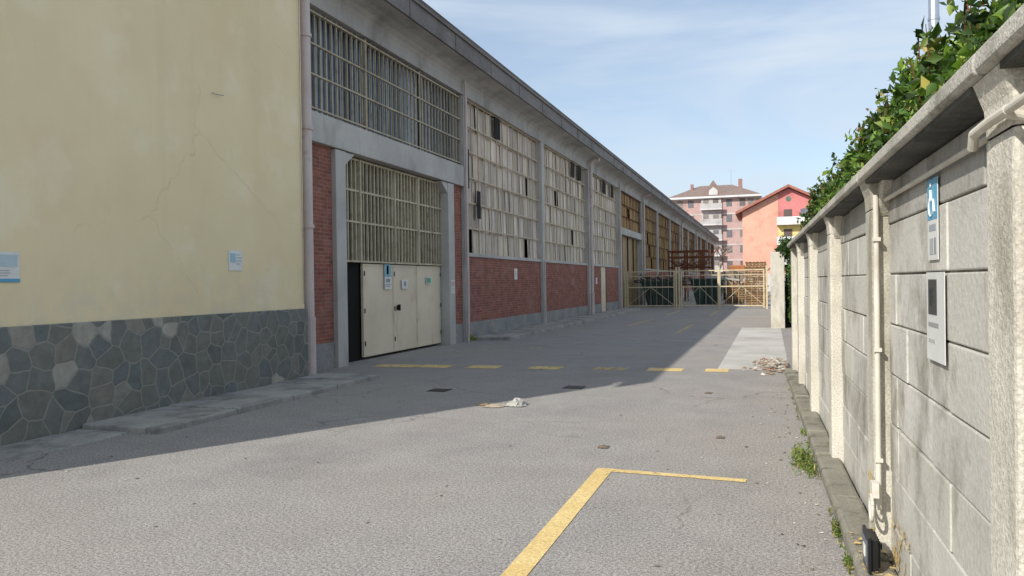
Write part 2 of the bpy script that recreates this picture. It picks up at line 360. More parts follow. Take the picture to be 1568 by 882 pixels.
def cladbay(mc,mg,md,y0,y1,z0,z1,rows,pw,tones,missing,bars=True,barstep=0.55):
    hz=(z1-z0)/rows
    for r in range(rows):
        y=y0
        while y<y1-0.05:
            w=min(pw*random.choice((0.5,1,1)),y1-y)
            if random.random()>missing or w<0.2:
                t=random.choice(tones); t=t*rc(0.9,1.08)
                x=Xf-0.12+rc(-0.02,0.02)
                mc.corr(x,y+0.002,y+w+0.006,z0+r*hz-0.05+rc(-0.02,0.02),z0+(r+1)*hz-rc(0.0,0.02),max(1,int(w/0.09)),0.011,(t,t*rc(0.94,1.0),t*rc(0.86,1.0)),dx=-0.02)
            y+=w
    for r in range(rows+1):
        z=z0+r*hz; mg.box(Xf-0.07,Xf-0.03,y0,y1,z-0.018,z+0.018,(0.8,0.78,0.76))
    y=y0
    while y<y1:
        if bars: mg.box(Xf-0.05,Xf-0.02,y,y+0.022,z0,z1,(0.72,0.70,0.68))
        y+=barstep
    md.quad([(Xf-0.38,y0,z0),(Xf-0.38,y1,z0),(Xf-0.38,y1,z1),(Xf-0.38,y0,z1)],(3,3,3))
mc=MB();mg=MB();md=MB()
cladbay(mc,mg,md,ends[1]+0.17,ends[2]-0.17,2.46,6.82,6,0.45,[1,.95,0.92,0.68,1.05,.8],0.015)
cladbay(mc,mg,md,ends[2]+0.17,ends[3]-0.17,2.46,6.82,6,0.45,[1,.95,0.92,0.75,1.05,.85],0.01)
cladbay(mc,mg,md,ends[3]+0.17,ends[4]-0.17,2.46,6.82,6,0.45,[1,0.95,0.9,0.78],0.01)
mc.obj('corrugated_cladding',CLAD,WH); mg.obj('window_rails',CREAM,WH)
mc=MB();mg=MB()
cladbay(mc,mg,md,ends[4]+0.17,ends[5]-0.17,4.72,6.82,3,0.7,[1,0.85,0.7],0.03)
for a,b in zip(ends[5:-1],ends[6:]): cladbay(mc,mg,md,a+0.17,b-0.17,2.46,6.82,5,0.7,[1,0.9,0.8,0.6],0.05)
mc.box(-8.4,-8.35,ends[4]+0.6,ends[5]-0.17,0,4.3,(0.55,0.55,0.55))
mc.obj('ochre_cladding',OCHRE,WH)
for a in (46,48,50): mg.box(-8.34,-8.28,a,a+0.08,0,4.3,(0.6,0.5,0.4))
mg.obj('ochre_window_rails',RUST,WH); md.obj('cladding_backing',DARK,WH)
m=MB()
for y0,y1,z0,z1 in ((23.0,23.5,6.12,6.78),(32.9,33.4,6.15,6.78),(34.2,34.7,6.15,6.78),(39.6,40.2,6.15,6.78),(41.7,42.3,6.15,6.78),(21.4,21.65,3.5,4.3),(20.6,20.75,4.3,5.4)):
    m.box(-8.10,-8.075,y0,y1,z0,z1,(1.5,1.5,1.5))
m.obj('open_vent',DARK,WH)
m=MB(); m.box(-8.3,-8.14,38.9,40.2,0,2.36,(1,1,1)); m.obj('side_door',CREAM,WH,bevel=0.01)
m=MB()
def dp(x,y,r,z0=0.02,z1=7.3,arm=True):
    m.cyl((x,y,z0+0.9),(x,y,z1),r,16); m.cyl((x,y,z0),(x,y,z0+1.0),r*1.18,16)
    for z in (1.0,2.6,4.3,5.9): m.cyl((x,y,z),(x,y,z+0.06),r*1.22,16); m.box(x-r*2.2,x,y-0.012,y+0.012,z+0.015,z+0.045)
    if arm: m.path([(x,y,z1),(x+0.1,y,z1+0.15),(x+0.42,y,z1+0.2)],r,12)
dp(-7.6,11.78,0.10,z1=7.9,arm=False)
for y in (35.75,51.7,75.3,90.9,106.5): dp(-7.86,y,0.075,z1=7.05)
m.cyl((-7.93,20.15,0),(-7.93,20.15,7.2),0.035,10)
m.cyl((-7.93,43.6,0),(-7.93,43.6,7.1),0.05,10); m.cyl((-7.93,27.98,0),(-7.93,27.98,2.4),0.03,8)
m.obj('downpipe',PIPE,WH,smooth=False)
m=MB(); m.path([(-7.49,11.0,7.3),(-7.47,11.25,6.55),(-7.47,11.45,6.45)],0.018); m.path([(-7.49,9.25,4.36),(-7.44,9.3,4.34),(-7.45,9.45,4.36)],0.008)
m.path([(-7.47,11.42,7.3),(-7.47,11.42,4.0),(-7.47,11.44,1.3)],0.007)
m.obj('wall_cable',CONC,WH)

m=MB(); 
y=6.9
while y<11.95:
    L=rc(1.1,1.6); e=min(y+L,12.0)
    m.box(-7.46,-6.55,y+0.008,e-0.008,-0.1,0.075+rc(-0.012,0.012)); m.box(-6.54,-6.36,y+0.008,e-0.008,-0.1,0.08+rc(-0.01,0.01)); y=e
y=2.0
while y<6.88:
    e=min(y+1.6,6.89); m.box(-7.46,-6.75,y+0.006,e-0.006,-0.1,0.02+rc(-.004,.004)); y=e
m.box(-8.07,-7.47,11.56,12.2,-0.1,0.07)
m.obj('pavement',PAVE,bevel=0.02)
m=MB(); y=20.7
while y<44.5:
    e=min(y+rc(1.3,2.0),44.5); m.box(-8.07,-7.1,y+0.008,e-0.008,-0.1,0.09+rc(-.01,.01)); m.box(-7.09,-6.9,y+0.008,e-0.008,-0.1,0.1); y=e
m.obj('pavement',PAVE,bevel=0.02)

# ------------------------------------------------------------ signs on the left
def sheet(name,X,y0,y1,z0,z1,parts,curl=0.0):
    E=empty(name); mm=MB()
    mm.box(X,X+0.006,y0,y1,z0,z1,(1,1,1),0)
    for (a,b,c,d,col) in parts:
        mm.box(X+0.006,X+0.009,y0+(y1-y0)*a,y0+(y1-y0)*b,z0+(z1-z0)*c,z0+(z1-z0)*d,col,0)
    mm.obj('panel',WHITE,E); return E
lines=lambda n,a,b,c,d,col:[(a,b-random.uniform(0,0.2),c+(d-c)*i/n,c+(d-c)*(i+0.45)/n,col) for i in range(n)]
sheet('notice_poster',-7.495,5.72,6.2,1.68,2.0,[(0,1,0,0.12,(0.15,0.5,0.75)),(0.3,0.95,0.5,0.9,(0.65,0.8,0.9))]+lines(3,0.1,0.9,0.2,0.45,(0.6,0.65,0.7)))
sheet('notice_poster',-7.495,9.55,9.86,1.84,2.14,[(0.1,0.5,0.4,0.85,(0.45,0.7,0.82))]+lines(4,0.55,0.95,0.3,0.9,(0.6,0.7,0.75)))
sheet('door_sign',-8.222,15.80,16.12,1.5,2.06,[(0,1,0.5,1,(0.3,0.6,0.75)),(0.3,0.6,0.6,0.95,(0.9,0.9,0.9)),(0.2,0.8,0.28,0.42,(0.3,0.4,0.45))]+lines(2,0.1,0.9,0.1,0.25,(0.4,0.4,0.4)))
sheet('door_sign',-8.222,16.66,16.98,1.5,1.72,[(0.3,0.7,0.3,0.8,(0.4,0.4,0.4))])
sheet('door_sign',-8.222,18.05,18.32,1.62,1.78,[(0.08,0.92,0.1,0.9,(0.05,0.5,0.34))])
sheet('door_sign',-7.998,19.12,19.34,1.35,1.7,[(0.1,0.9,0.55,0.9,(0.8,0.5,0.45))]+lines(3,0.1,0.9,0.1,0.5,(0.6,0.6,0.6)))
sheet('house_number_sign',-8.095,24.8,25.1,1.72,2.08,[(0.3,0.7,0.2,0.8,(0.7,0.7,0.7))])
sheet('house_number_sign',-8.095,37.6,37.9,1.5,1.8,[(0.2,0.8,0.3,0.8,(0.7,0.7,0.7))])

# ------------------------------------------------------------ RIGHT CONCRETE WALL
RZ=math.radians(1.2)
RW=empty('concrete_wall',RZ)
xp=0.63; xw=0.715; YW=14.2
pil=[2.5-2.45*i for i in (3,2,1)]+[2.5+2.45*i for i in range(5)]
m=MB()
for y in pil:
    w=0.25; m.box(xp,0.86,y-w,y,-0.1,1.98)
    vs=[]
    for z,x,e in ((1.98,xp,0),(2.06,xp-0.005,0.004),(2.136,xp-0.03,0.012)):
        vs+=[(x,y-w-e,z),(0.86,y-w-e,z),(0.86,y+e,z),(x,y+e,z)]
    fs=[]
    for i in range(2):
        for j in range(4): a=i*4+j;b=i*4+(j+1)%4; fs.append((a,b,b+4,a+4))
    m.add(vs,fs)
    for s0,s1 in ((y,y+0.16),(y-w,y-w-0.16)):
        vs=[(x,a,z) for x in (0.66,0.80) for a,z in ((s0,2.13),(s1,2.13),(s0,1.93))]
        m.add(vs,[(0,1,2),(3,5,4),(0,3,4,1),(1,4,5,2),(2,5,3,0)])
m.box(xp,0.9,YW-0.25,YW,-0.1,2.13)
m.obj('wall_post',WALLC,RW,bevel=0.014)
m=MB()
for a,b in zip([-6]+pil,pil+[YW]):
    if b-a<0.3: continue
    m.prism([(0.585,2.138),(0.572,2.15),(0.575,2.20),(0.60,2.212),(0.98,2.225),(0.98,2.138)],a-0.12+0.006,b-0.12-0.006 if b!=YW else YW+0.05)
m.obj('coping',COPE,RW,bevel=0.008)
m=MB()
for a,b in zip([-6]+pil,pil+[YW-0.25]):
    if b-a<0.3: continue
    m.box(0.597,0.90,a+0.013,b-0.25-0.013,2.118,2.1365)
m.obj('coping_shade_slab',UNDER,RW)  # added slab, its dark colour stands in for shade under the coping
m=MB()
for a,b in zip([-6]+pil,pil+[YW]):
    z=0.0;r=0
    while z<2.1:
        h=0.27; z1=min(z+h,2.115); y=a+0.001-(0.5 if r%2 else 0)
        while y<b-0.25:
            L=random.choice((.55,.85,1.1)); y1=min(y+L,b-0.25); ya=max(y,a+0.001)
            if y1-ya>0.03:
                dx=rc(-0.006,0.006); t=rc(0.88,1.06)
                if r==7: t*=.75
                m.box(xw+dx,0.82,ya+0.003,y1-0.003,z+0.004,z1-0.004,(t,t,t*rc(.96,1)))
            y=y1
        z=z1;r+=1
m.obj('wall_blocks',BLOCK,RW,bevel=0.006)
m=MB(); m.box(xw+0.013,0.80,-6,YW-0.2,-0.1,2.11); m.obj('wall_mortar',MOSS,RW)
m=MB(); y=-6
while y<YW:
    e=min(y+rc(1,1.6),YW+0.05); m.box(0.51,0.70,y+0.006,e-0.006,-0.1,0.08+rc(-0.015,0.015)); y=e
m.obj('wall_footing',MOSS,RW,bevel=0.025)
m=MB()
m.path([(0.69,2.26,1.99),(0.612,2.235,2.005),(0.606,2.2,2.01),(0.606,1.2,2.02)],0.012,12)
m.path([(0.606,2.53,1.965),(0.6,2.49,2.0),(0.606,2.35,2.01),(0.606,2.2,2.01)],0.014,12)
m.path([(0.69,2.5,2.02),(0.69,4.67,2.02)],0.011,10)
m.path([(0.645,4.655,2.05),(0.645,4.652,0.34)],0.014,12)
for z in (0.6,1.2,1.8): m.box(0.625,0.665,4.63,4.668,z,z+0.02)
ring=[(0.60,4.60+0.055*math.cos(t),0.36+0.07*math.sin(t)) for t in np.linspace(0,2*math.pi,17)]
m.path(ring,0.008,8)
ring=[(0.61,4.63+0.045*math.cos(t),0.38+0.05*math.sin(t)) for t in np.linspace(0,2*math.pi,15)]
m.path(ring,0.007,8); m.box(0.60,0.635,4.57,4.65,0.42,0.5)
m.obj('conduit',surf('conduit_plastic',S(196,190,176),S(216,210,198),4,dirt=S(150,142,120),bump=0.05,fine=0.04),RW)
m=MB()
m.quad([(0.6275,4.70,0.08),(0.6275,4.95,0.08),(0.6275,4.95,0.5),(0.6275,4.70,0.5)],(.46,0,0))
m.quad([(0.702,4.1,0.09),(0.702,4.65,0.09),(0.702,4.65,0.34),(0.702,4.1,0.34)],(.42,0,0))
m.quad([(0.53,4.3,0.102),(0.69,4.3,0.102),(0.69,5.0,0.102),(0.53,5.0,0.102)],(.42,0,0))
m.obj('yellow_spray_stain',ROADP,RW)
def wsheet(name,x,y0,y1,z0,z1,base,parts):
    E=empty(name,RZ); mm=MB()
    mm.box(x-0.003,x,y0,y1,z0,z1,base)
    for (a,b,c,d,col) in parts:
        mm.box(x-0.0045,x-0.003,y1-(y1-y0)*b,y1-(y1-y0)*a,z0+(z1-z0)*c,z0+(z1-z0)*d,col)
    mm.obj('panel',WHITE,E); return E,mm
bl=(0.16,0.48,0.74)
E,_=wsheet('disabled_parking_sign',0.706,3.46,3.64,1.67,2.0,(0.9,0.9,0.9),[(0,1,0.5,1,bl),(0.15,0.85,0.36,0.44,(0.45,0.5,0.55)),(0.2,0.6,0.07,0.27,(0.55,0.58,0.6)),(0.65,0.85,0.07,0.27,(0.4,0.4,0.45))])
mm=MB(); x=0.7
def pz(y,z): return (x,3.64-0.18*y,1.84+0.16*z)
mm.cyl((x,3.64-0.18*0.42,1.975),(x-0.003,3.64-0.18*0.42,1.975),0.010,16)
mm.beam(pz(0.44,0.72),pz(0.47,0.42),0.013,0.003); mm.beam(pz(0.47,0.45),pz(0.68,0.45),0.011,0.003); mm.beam(pz(0.68,0.47),pz(0.78,0.15),0.011,0.003)
rr=[pz(0.5+0.24*math.cos(t)-0.06,0.32+0.27*math.sin(t)) for t in np.linspace(math.pi*0.75,math.pi*1.95,12)]
for a,b in zip(rr,rr[1:]): mm.beam(a,b,0.007,0.003)
mm.obj('wheelchair_symbol',WHITE,E)
E,_=wsheet('surveillance_sign',0.706,3.36,3.68,1.26,1.62,(0.88,0.88,0.88),[(0.12,0.6,0.52,0.92,(0.1,0.1,0.105)),(0.2,0.48,0.62,0.82,(0.35,0.35,0.37)),(0.12,0.7,0.38,0.43,(0.45,0.45,0.45)),(0.12,0.5,0.2,0.24,(0.6,0.6,0.6))])
E=empty('floodlight',RZ); mm=MB()
mm.box(0.565,0.60,4.36,4.56,0.10,0.26,(1,1,1)); mm.box(0.55,0.566,4.345,4.575,0.085,0.275,(1,1,1))
for i in range(5): mm.box(0.60,0.612,4.38+i*0.04,4.39+i*0.04,0.11,0.25)
mm.beam((0.60,4.46,0.2),(0.63,4.46,0.2),0.03); mm.obj('housing',BLACKP,E,bevel=0.004)
mm=MB(); mm.box(0.546,0.5495,4.375,4.545,0.115,0.245,(0.35,0.37,0.4)); mm.obj('glass',SLATE,E)
mm=MB(); mm.box(0.542,0.546,4.43,4.49,0.15,0.21,(1,1,0.9)); mm.obj('led_chip',WHITE,E)

# ------------------------------------------------------------ foliage
def leaves(name,P,size,cols,parent=None,up=0.4,droop=0.0,wr=0.24,dirv=None):
    n=len(P); P=np.asarray(P,float)
    d=np.random.normal(size=(n,3)); d[:,2]-=droop
    if dirv is not None: d=d*0.45+np.array(dirv)
    d/=np.linalg.norm(d,axis=1)[:,None]
    nr=np.random.normal(size=(n,3)); nr[:,2]+=up; nr[:,0]-=up*0.5
    s=np.cross(d,nr); s/=np.linalg.norm(s,axis=1)[:,None]+1e-9
    nn=np.cross(s,d)
    L=(size*np.random.uniform(0.5,1.35,n))[:,None]; W=L*wr
    v0=P-d*L*0.5; v2=P+d*L*0.5-nn*L*0.08; v1=P+s*W+nn*L*0.07-d*L*0.02; v3=P-s*W+nn*L*0.07-d*L*0.02
    V=np.stack([v0,v1,v2,v3],1).reshape(-1,3)
    b=np.arange(n)*4
    F=np.stack([b,b+1,b+2,b,b+2,b+3],1).reshape(-1)
    me=bpy.data.meshes.new(name); me.vertices.add(4*n); me.vertices.foreach_set('co',V.ravel())
    me.loops.add(6*n); me.loops.foreach_set('vertex_index',F)
    me.polygons.add(2*n); me.polygons.foreach_set('loop_start',np.arange(2*n)*3); me.polygons.foreach_set('loop_total',np.full(2*n,3))
    me.update(calc_edges=True); me.validate()
    ca=me.color_attributes.new('Col','FLOAT_COLOR','CORNER')
    ci=np.random.choice(len(cols),n,p=np.array([c[1] for c in cols])/sum(c[1] for c in cols))
    base=np.array([c[0][:3] for c in cols])[ci]*np.random.uniform(0.65,1.25,n)[:,None]
    cl=np.array([mnoise.noise(Vector((p[0]*1.5,p[1]*1.5,p[2]*1.5))) for p in P]); base=base*(1+0.7*cl)[:,None]
    col=np.concatenate([np.repeat(base,6,axis=0),np.ones((6*n,1))],1)
    ca.data.foreach_set('color',col.ravel().astype(np.float32))
    me.materials.append(LEAF)
    o=bpy.data.objects.new(name,me); scene.collection.objects.link(o)
    if parent: o.parent=parent
    return o
HEC=[(S(76,104,44),4),(S(102,132,56),3),(S(144,164,78),1.8),(S(54,76,34),4),(S(172,160,88),0.5),(S(134,108,70),0.15)]
def hedge_pts(n,x0,x1,y0,y1,z0,z1,fr=1.0,amp=0.25,ybias=1.0,hole=-0.42):
    out=[]
    while len(out)<n:
        y=y0+(y1-y0)*random.random()**ybias
        side=random.random()
        if side<0.5: x=x0+abs(random.gauss(0,0.12)); z=rc(z0,z1)
        elif side<0.93: x=rc(x0,x1); z=z1-abs(random.gauss(0,0.14))
        else: x=rc(x0,x1); z=rc(z0,z1)
        t=max(0,(z-(z1-0.45))/0.45); x+=t*t*0.3 if x<x0+0.5 else 0
        a=mnoise.noise(Vector((y*1.3*fr,z*1.5*fr,x)))*amp+mnoise.noise(Vector((y*4*fr,z*4*fr,x*3)))*amp*0.6
        if mnoise.noise(Vector((y*5,z*5,x*5+9)))<hole: continue
        out.append((x-a,y,z+a*0.8*(1 if z>z0+0.4 else 0)))
    return out
H=empty('hedge',RZ)
P=hedge_pts(26000,0.98,2.1,1.5,17.0,2.10,3.05,ybias=1.7,amp=0.26,hole=-0.25)
m=MB()
for i in range(260):
    y=1.8+15*random.random()**1.5; x=rc(1.0,1.7); z=rc(2.8,3.05)
    if x<1.15 and random.random()<.5: z=rc(2.3,2.9)
    d=Vector((rc(-.35,.1),rc(-.3,.3),rc(.3,1))).normalized(); L=rc(.12,.32)
    b=Vector((x,y,z)); m.cyl(b,b+d*L,0.005,5,r2=0.002)
    for j in range(9): q=b+d*L*(j/8); P.append((q.x+rc(-.025,.025),q.y+rc(-.025,.025),q.z+rc(-.02,.02)))
m.obj('hedge_twigs',RUST,H)
leaves('hedge_leaves',P,0.092,HEC,H)
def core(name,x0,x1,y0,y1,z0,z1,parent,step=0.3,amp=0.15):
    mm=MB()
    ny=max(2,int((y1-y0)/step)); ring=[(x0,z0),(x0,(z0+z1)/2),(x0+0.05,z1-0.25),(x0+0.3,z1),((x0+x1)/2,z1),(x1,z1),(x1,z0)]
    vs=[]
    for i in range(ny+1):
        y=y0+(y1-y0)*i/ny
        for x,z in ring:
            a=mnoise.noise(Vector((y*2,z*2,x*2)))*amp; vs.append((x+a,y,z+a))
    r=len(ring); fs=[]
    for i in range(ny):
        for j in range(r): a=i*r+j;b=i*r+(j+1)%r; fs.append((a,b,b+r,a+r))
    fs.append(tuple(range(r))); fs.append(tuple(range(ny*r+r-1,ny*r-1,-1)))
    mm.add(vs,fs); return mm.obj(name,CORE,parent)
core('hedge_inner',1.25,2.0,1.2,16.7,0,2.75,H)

FW=empty('white_boundary_wall')
m=MB(); m.box(0.12,0.42,27.4,44.9,-0.1,2.35); m.box(0.08,0.46,27.36,44.9,2.352,2.42); m.box(0.0,0.44,27.1,27.39,-0.1,2.5)
m.obj('wall_body',WALLC,FW,bevel=0.02)
IV=empty('ivy'); P=hedge_pts(7000,0.28,1.3,26.9,40,2.35,2.85,amp=0.3); P+=hedge_pts(5000,0.55,1.6,26.0,28,0.2,2.7,amp=0.2)
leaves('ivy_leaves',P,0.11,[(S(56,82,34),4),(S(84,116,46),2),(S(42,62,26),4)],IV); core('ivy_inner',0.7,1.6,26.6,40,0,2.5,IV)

m=MB(); 
for i in range(10): m.cyl((2.68,14.9,0+i),(2.68,14.9,1+i-0.02),0.085,20); m.cyl((2.68,14.9,i+0.95),(2.68,14.9,i+1.0),0.095,20)
m.obj('chimney_flue',STEEL)
m=MB(); m.box(2.6,9,15.1,24,0,2.9,(0.75,0.7,0.6)); m.prism([(2.4,2.9),(9.2,2.9),(5.8,3.4)],15.05,24.2,(0.45,0.25,0.18)); m.obj('garden_shed',PAINTH)

# ------------------------------------------------------------ gate
G=empty('metal_gate'); m=MB(); yg=45.2; gc=(.86,.82,.74)
def leaf(x0,x1,z1=2.15):
    for z in (0.18,1.25,z1): m.box(x0,x1,yg-0.03,yg+0.03,z-0.03,z+0.03,gc)
    for x in (x0,x1): m.box(x-0.035,x+0.035,yg-0.035,yg+0.035,0.06,z1+0.03,gc)
    n=int((x1-x0)/0.3)
    for i in range(1,n): x=x0+(x1-x0)*i/n; m.box(x-0.008,x+0.008,yg-0.012,yg+0.012,0.18,z1,(.7,.66,.58))
    xm=(x0+x1)/2
    m.beam((x0,yg-0.045,0.2),(xm,yg-0.045,1.25),0.05,0.02,gc); m.beam((x1,yg-0.045,0.2),(xm,yg-0.045,1.25),0.05,0.02,gc)
    m.box(x0+0.05,x1-0.05,yg-0.05,yg-0.035,z1-0.28,z1-0.24,gc)
leaf(-7.85,-5.2); leaf(-4.8,-2.78); leaf(-2.68,-0.35)
for x in (-7.98,-5.08,-4.92,-2.73,-0.2): m.box(x-0.045,x+0.045,yg-0.06,yg+0.06,-0.1,2.35,gc); m.box(x-0.06,x+0.06,yg-0.075,yg+0.075,2.35,2.38,gc)
m.obj('gate_leaves',CREAM,G)

# ------------------------------------------------------------ yard behind gate
Z=empty('green_skip'); m=MB()
def skip(x0,x1,y0,y1,h,col):
    vs=[(x0+.4,y0+.1,0.1),(x1-.4,y0+.1,0.1),(x1-.4,y1-.1,0.1),(x0+.4,y1-.1,0.1),(x0,y0,h),(x1,y0,h),(x1,y1,h),(x0,y1,h)]
    m.add(vs,[(0,3,2,1),(0,1,5,4),(1,2,6,5),(2,3,7,6),(3,0,4,7)],col)
    for i in range(6):
        t=(i+0.5)/6; m.beam((x0+.4+(x1-x0-.8)*t,y0+.06,0.1),(x0+(x1-x0)*t,y0-.04,h),0.08,col=col)
    m.box(x0-.05,x1+.05,y0-.06,y0+.02,h-.1,h+.02,col); m.box(x0-.05,x1+.05,y1-.02,y1+.06,h-.1,h+.02,col)
skip(-7.7,-5.2,49,51,1.6,(0.10,0.15,0.13)); skip(-4.8,-2.7,50,52,1.7,(0.07,0.13,0.11)); m.obj('skip_body',MACH,Z)
SC=empty('scrap_pile'); m=MB()
for i in range(60):
    x=rc(-7.6,-5.4);y=rc(49.2,50.8); a=Vector((x,y,1.3+rc(0,.5))); m.beam(a,a+Vector((rc(-1,1),rc(-.5,.5),rc(-.3,.5))),0.06,0.08,random.choice([(.2,.22,.22),(.35,.3,.25),(.12,.12,.12)]))
for i in range(90):
    x=rc(-2.6,-0.4);y=rc(58,62); a=Vector((x,y,rc(0,2.0))); m.beam(a,a+Vector((rc(-1,1),rc(-.5,.5),rc(-.3,.5))),0.08,0.12,random.choice([(.4,.3,.22),(.5,.42,.34),(.9,.9,.9),(.2,.2,.2)]))
m.obj('scrap_beams',BITS,SC)
SR=empty('steel_rack'); m=MB()
for x in (-7.4,-6.2,-5.0):
    for y in (61,63): m.box(x-.06,x+.06,y-.06,y+.06,0,3.9)
for z in (1.3,2.6,3.4,3.85):
    for y in (61,63): m.box(-7.5,-4.4,y-.05,y+.05,z-.06,z+.06)
m.beam((-7.4,60.9,1.3),(-5.0,60.9,3.8),0.09); m.beam((-5.0,60.9,2.6),(-3.6,60.9,4.1),0.1)
for i in range(20): a=Vector((rc(-7.3,-5),rc(61,63),2.7)); m.beam(a,a+Vector((rc(-1,1),0,rc(0,.6))),0.07)
m.obj('rack_frame',RUST,SR)
for (px,py,nn) in ((-2.3,55,9),(-0.85,50,18)):
    PL=empty('wooden_pallet_stack'); m=MB()
    for j in range(nn):
        z=j*0.15; ox=rc(-.04,.04)
        for i in range(6): m.box(px+ox-.6+i*.21,px+ox-.6+i*.21+.13,py-.5,py+.5,z+.11,z+.135,(rc(.6,.9),)*3)
        for yy in (-.45,0,.4):m.box(px+ox-.6,px+ox+.6,py+yy,py+yy+.08,z+.01,z+.109,(rc(.45,.8),)*3)
    m.obj('pallets',WOOD,PL)
def wheel(mm,x,y,r,w,mi=0):
    mm.cyl((x-w/2,y,r),(x+w/2,y,r),r,20,(1,1,1),mi)
LD=empty('orange_loader'); m=MB()
m.box(-3.4,-1.8,66,69,0.7,1.7,(1.0,.36,.12)); m.prism([(-3.3,1.7),(-1.9,1.7),(-2.0,2.8),(-3.2,2.8)],66.8,68,(0.9,.35,.12)); m.beam((-2.6,66,1.5),(-2.6,64.6,2.2),0.2,col=(1,.4,.12)); m.box(-3.5,-1.7,64.2,64.7,1.5,2.3,(.5,.4,.3))
m.obj('loader_body',MACH,LD,bevel=0.04); m=MB()
for x in (-3.5,-1.7):
    for y in (66.3,68.5): wheel(m,x,y,.5,.3)
m.obj('wheels',BLACKP,LD)
CA=empty('parked_car'); m=MB(); cx,cy=1.95,22.5
prof=[(-2.0,0.3),(-2.05,0.6),(-1.9,0.82),(-1.0,0.92),(-0.45,1.38),(0.9,1.42),(1.6,1.0),(2.0,0.92),(2.05,0.4),(1.95,0.28)]
def carp(pr,w,mm,col,mi=0):
    n=len(pr); vs=[(cx-w,cy+a,z) for a,z in pr]+[(cx+w,cy+a,z) for a,z in pr]
    mm.add(vs,[(i,(i+1)%n,n+(i+1)%n,n+i) for i in range(n)]+[tuple(range(n-1,-1,-1)),tuple(range(n,2*n))],col,mi)
carp(prof,0.8,m,(0.75,0.06,0.05)); m.obj('car_body',MACH,CA,bevel=0.06)
m=MB(); carp([(-0.85,0.95),(-0.42,1.33),(0.85,1.36),(1.35,1.0)],0.803,m,(.4,.45,.5)); m.obj('car_windows',SLATE,CA)
m=MB()
for x in (cx-.72,cx+.72):
    for y in (cy-1.3,cy+1.3): wheel(m,x,y,.3,.2)
m.obj('car_wheels',BLACKP,CA)

# ------------------------------------------------------------ background buildings
AP=empty('apartment_building'); m=MB(); X0,X1,Y0=-17.5,-2.3,152
pk=(0.52,0.36,0.33); wh=(0.60,0.55,0.52)  # tints washed toward grey to paint in distance haze
m.box(X0,X1,Y0,Y0+14,0,17.0,pk)
for f in range(6): m.box(X0-.05,X1+.05,Y0-.06,Y0,f*2.9+2.3,f*2.9+2.55,wh)
m.box(-12.2,-8.6,Y0-.5,Y0,0,17.0,(0.52,0.49,0.47))
m.box(X0-.9,X1+.9,Y0-1.0,Y0+15,17.0,17.35,(0.72,.71,.7))
for f in range(6):
    z=f*2.9+.5
    m.box(-12.4,-8.4,Y0-1.5,Y0-.5,z-.25,z+.0,(0.62,.61,.6))
    m.box(-12.4,-8.4,Y0-1.5,Y0-1.44,z,z+.95,(0.5,.48,.47))
m.obj('facade',PAINTH,AP)
m=MB()
for f in range(6):
    z=f*2.9+.9
    for xx in (-16.2,-14.2,-11.4,-9.6,-7.2,-4.8,-3.3):
        yy=Y0-.52 if -12.2<xx<-8.6 else Y0-.02
        m.box(xx-.5,xx+.5,yy-.03,yy+.02,z,z+1.4,random.choice([(.38,.38,.42),(.55,.5,.46),(.36,.31,.3)]))
m.obj('apartment_windows',MACH,AP)
m=MB(); a=X0-.9;b=X1+.9;c=Y0-1;d=Y0+15
m.add([(a,c,17.36),(b,c,17.36),(b,d,17.36),(a,d,17.36),(a+5.5,c+6,20.0),(b-5.5,c+6,20.0),(b-5.5,d-6,20.0),(a+5.5,d-6,20.0)],[(0,1,5,4),(1,2,6,5),(2,3,7,6),(3,0,4,7),(4,5,6,7)],(1,1,1))
m.prism([(-12,17.5),(-8,17.5),(-10,20.4)],Y0-.5,Y0+6); m.box(-5.6,-4.9,155,156,18,20.8,(1.3,1,1)); m.box(-14.5,-14,155,156,18,20.2,(1.3,1,1))
ROOF=surf('roof_tile',S(122,106,100),S(144,126,118),2,bump=0.2,tint=True); m.obj('roof',ROOF,AP)
m=MB(); m.prism([(-10.8,17.6),(-9.2,17.6),(-9.2,18.4),(-10,19.1),(-10.8,18.4)],Y0-.6,Y0-.52,(0.6,.59,.58)); m.obj('dormer_front',PAINTH,AP)
m=MB(); m.cyl((-7,157,19),(-7,157,23),0.05,6); m.beam((-7.8,157,22.6),(-6.2,157,22.6),.05); m.obj('antenna',STEEL,AP)

RB=empty('red_house'); m=MB(); Y1=126; RX=2.7; RH=15.4
def gz(x): return RH-abs(x-RX)*0.50
m.add([(-4,Y1,0),(1.2,Y1,0),(1.2,Y1,gz(1.2)),(-4,Y1,gz(-4))],[(0,1,2,3)],(0.76,.42,.31))  # facade colours greyed, with the haze of distance mixed in
m.add([(1.2,Y1,0),(1.2,Y1,7.0),(9.5,Y1,7.0),(9.5,Y1,0)],[(0,3,2,1)],(0.70,.34,.27))
m.add([(1.2,Y1,7.0),(6.8,Y1,7.0),(6.8,Y1,9.8),(1.2,Y1,9.8)],[(0,1,2,3)],(0.80,.64,.26))
m.add([(6.8,Y1,7.0),(9.5,Y1,7.0),(9.5,Y1,9.8),(6.8,Y1,9.8)],[(0,1,2,3)],(0.70,.34,.27))
m.add([(1.2,Y1,9.8),(9.5,Y1,9.8),(9.5,Y1,gz(9.5)),(RX,Y1,gz(RX)),(1.2,Y1,gz(1.2))],[(0,1,2,3,4)],(0.64,.23,.22))
m.box(-4,9.5,Y1+.05,Y1+14,0,11.8,(0.75,.42,.33))
for z in (9.8,6.8,3.8):
    m.box(1.0,6.9,Y1-1.3,Y1-.02,z,z+.2,(.8,.78,.75)); m.box(1.0,6.9,Y1-1.3,Y1-1.22,z+.2,z+1.2,(.8,.8,.8))
m.obj('facade',PAINTH,RB)
m=MB()
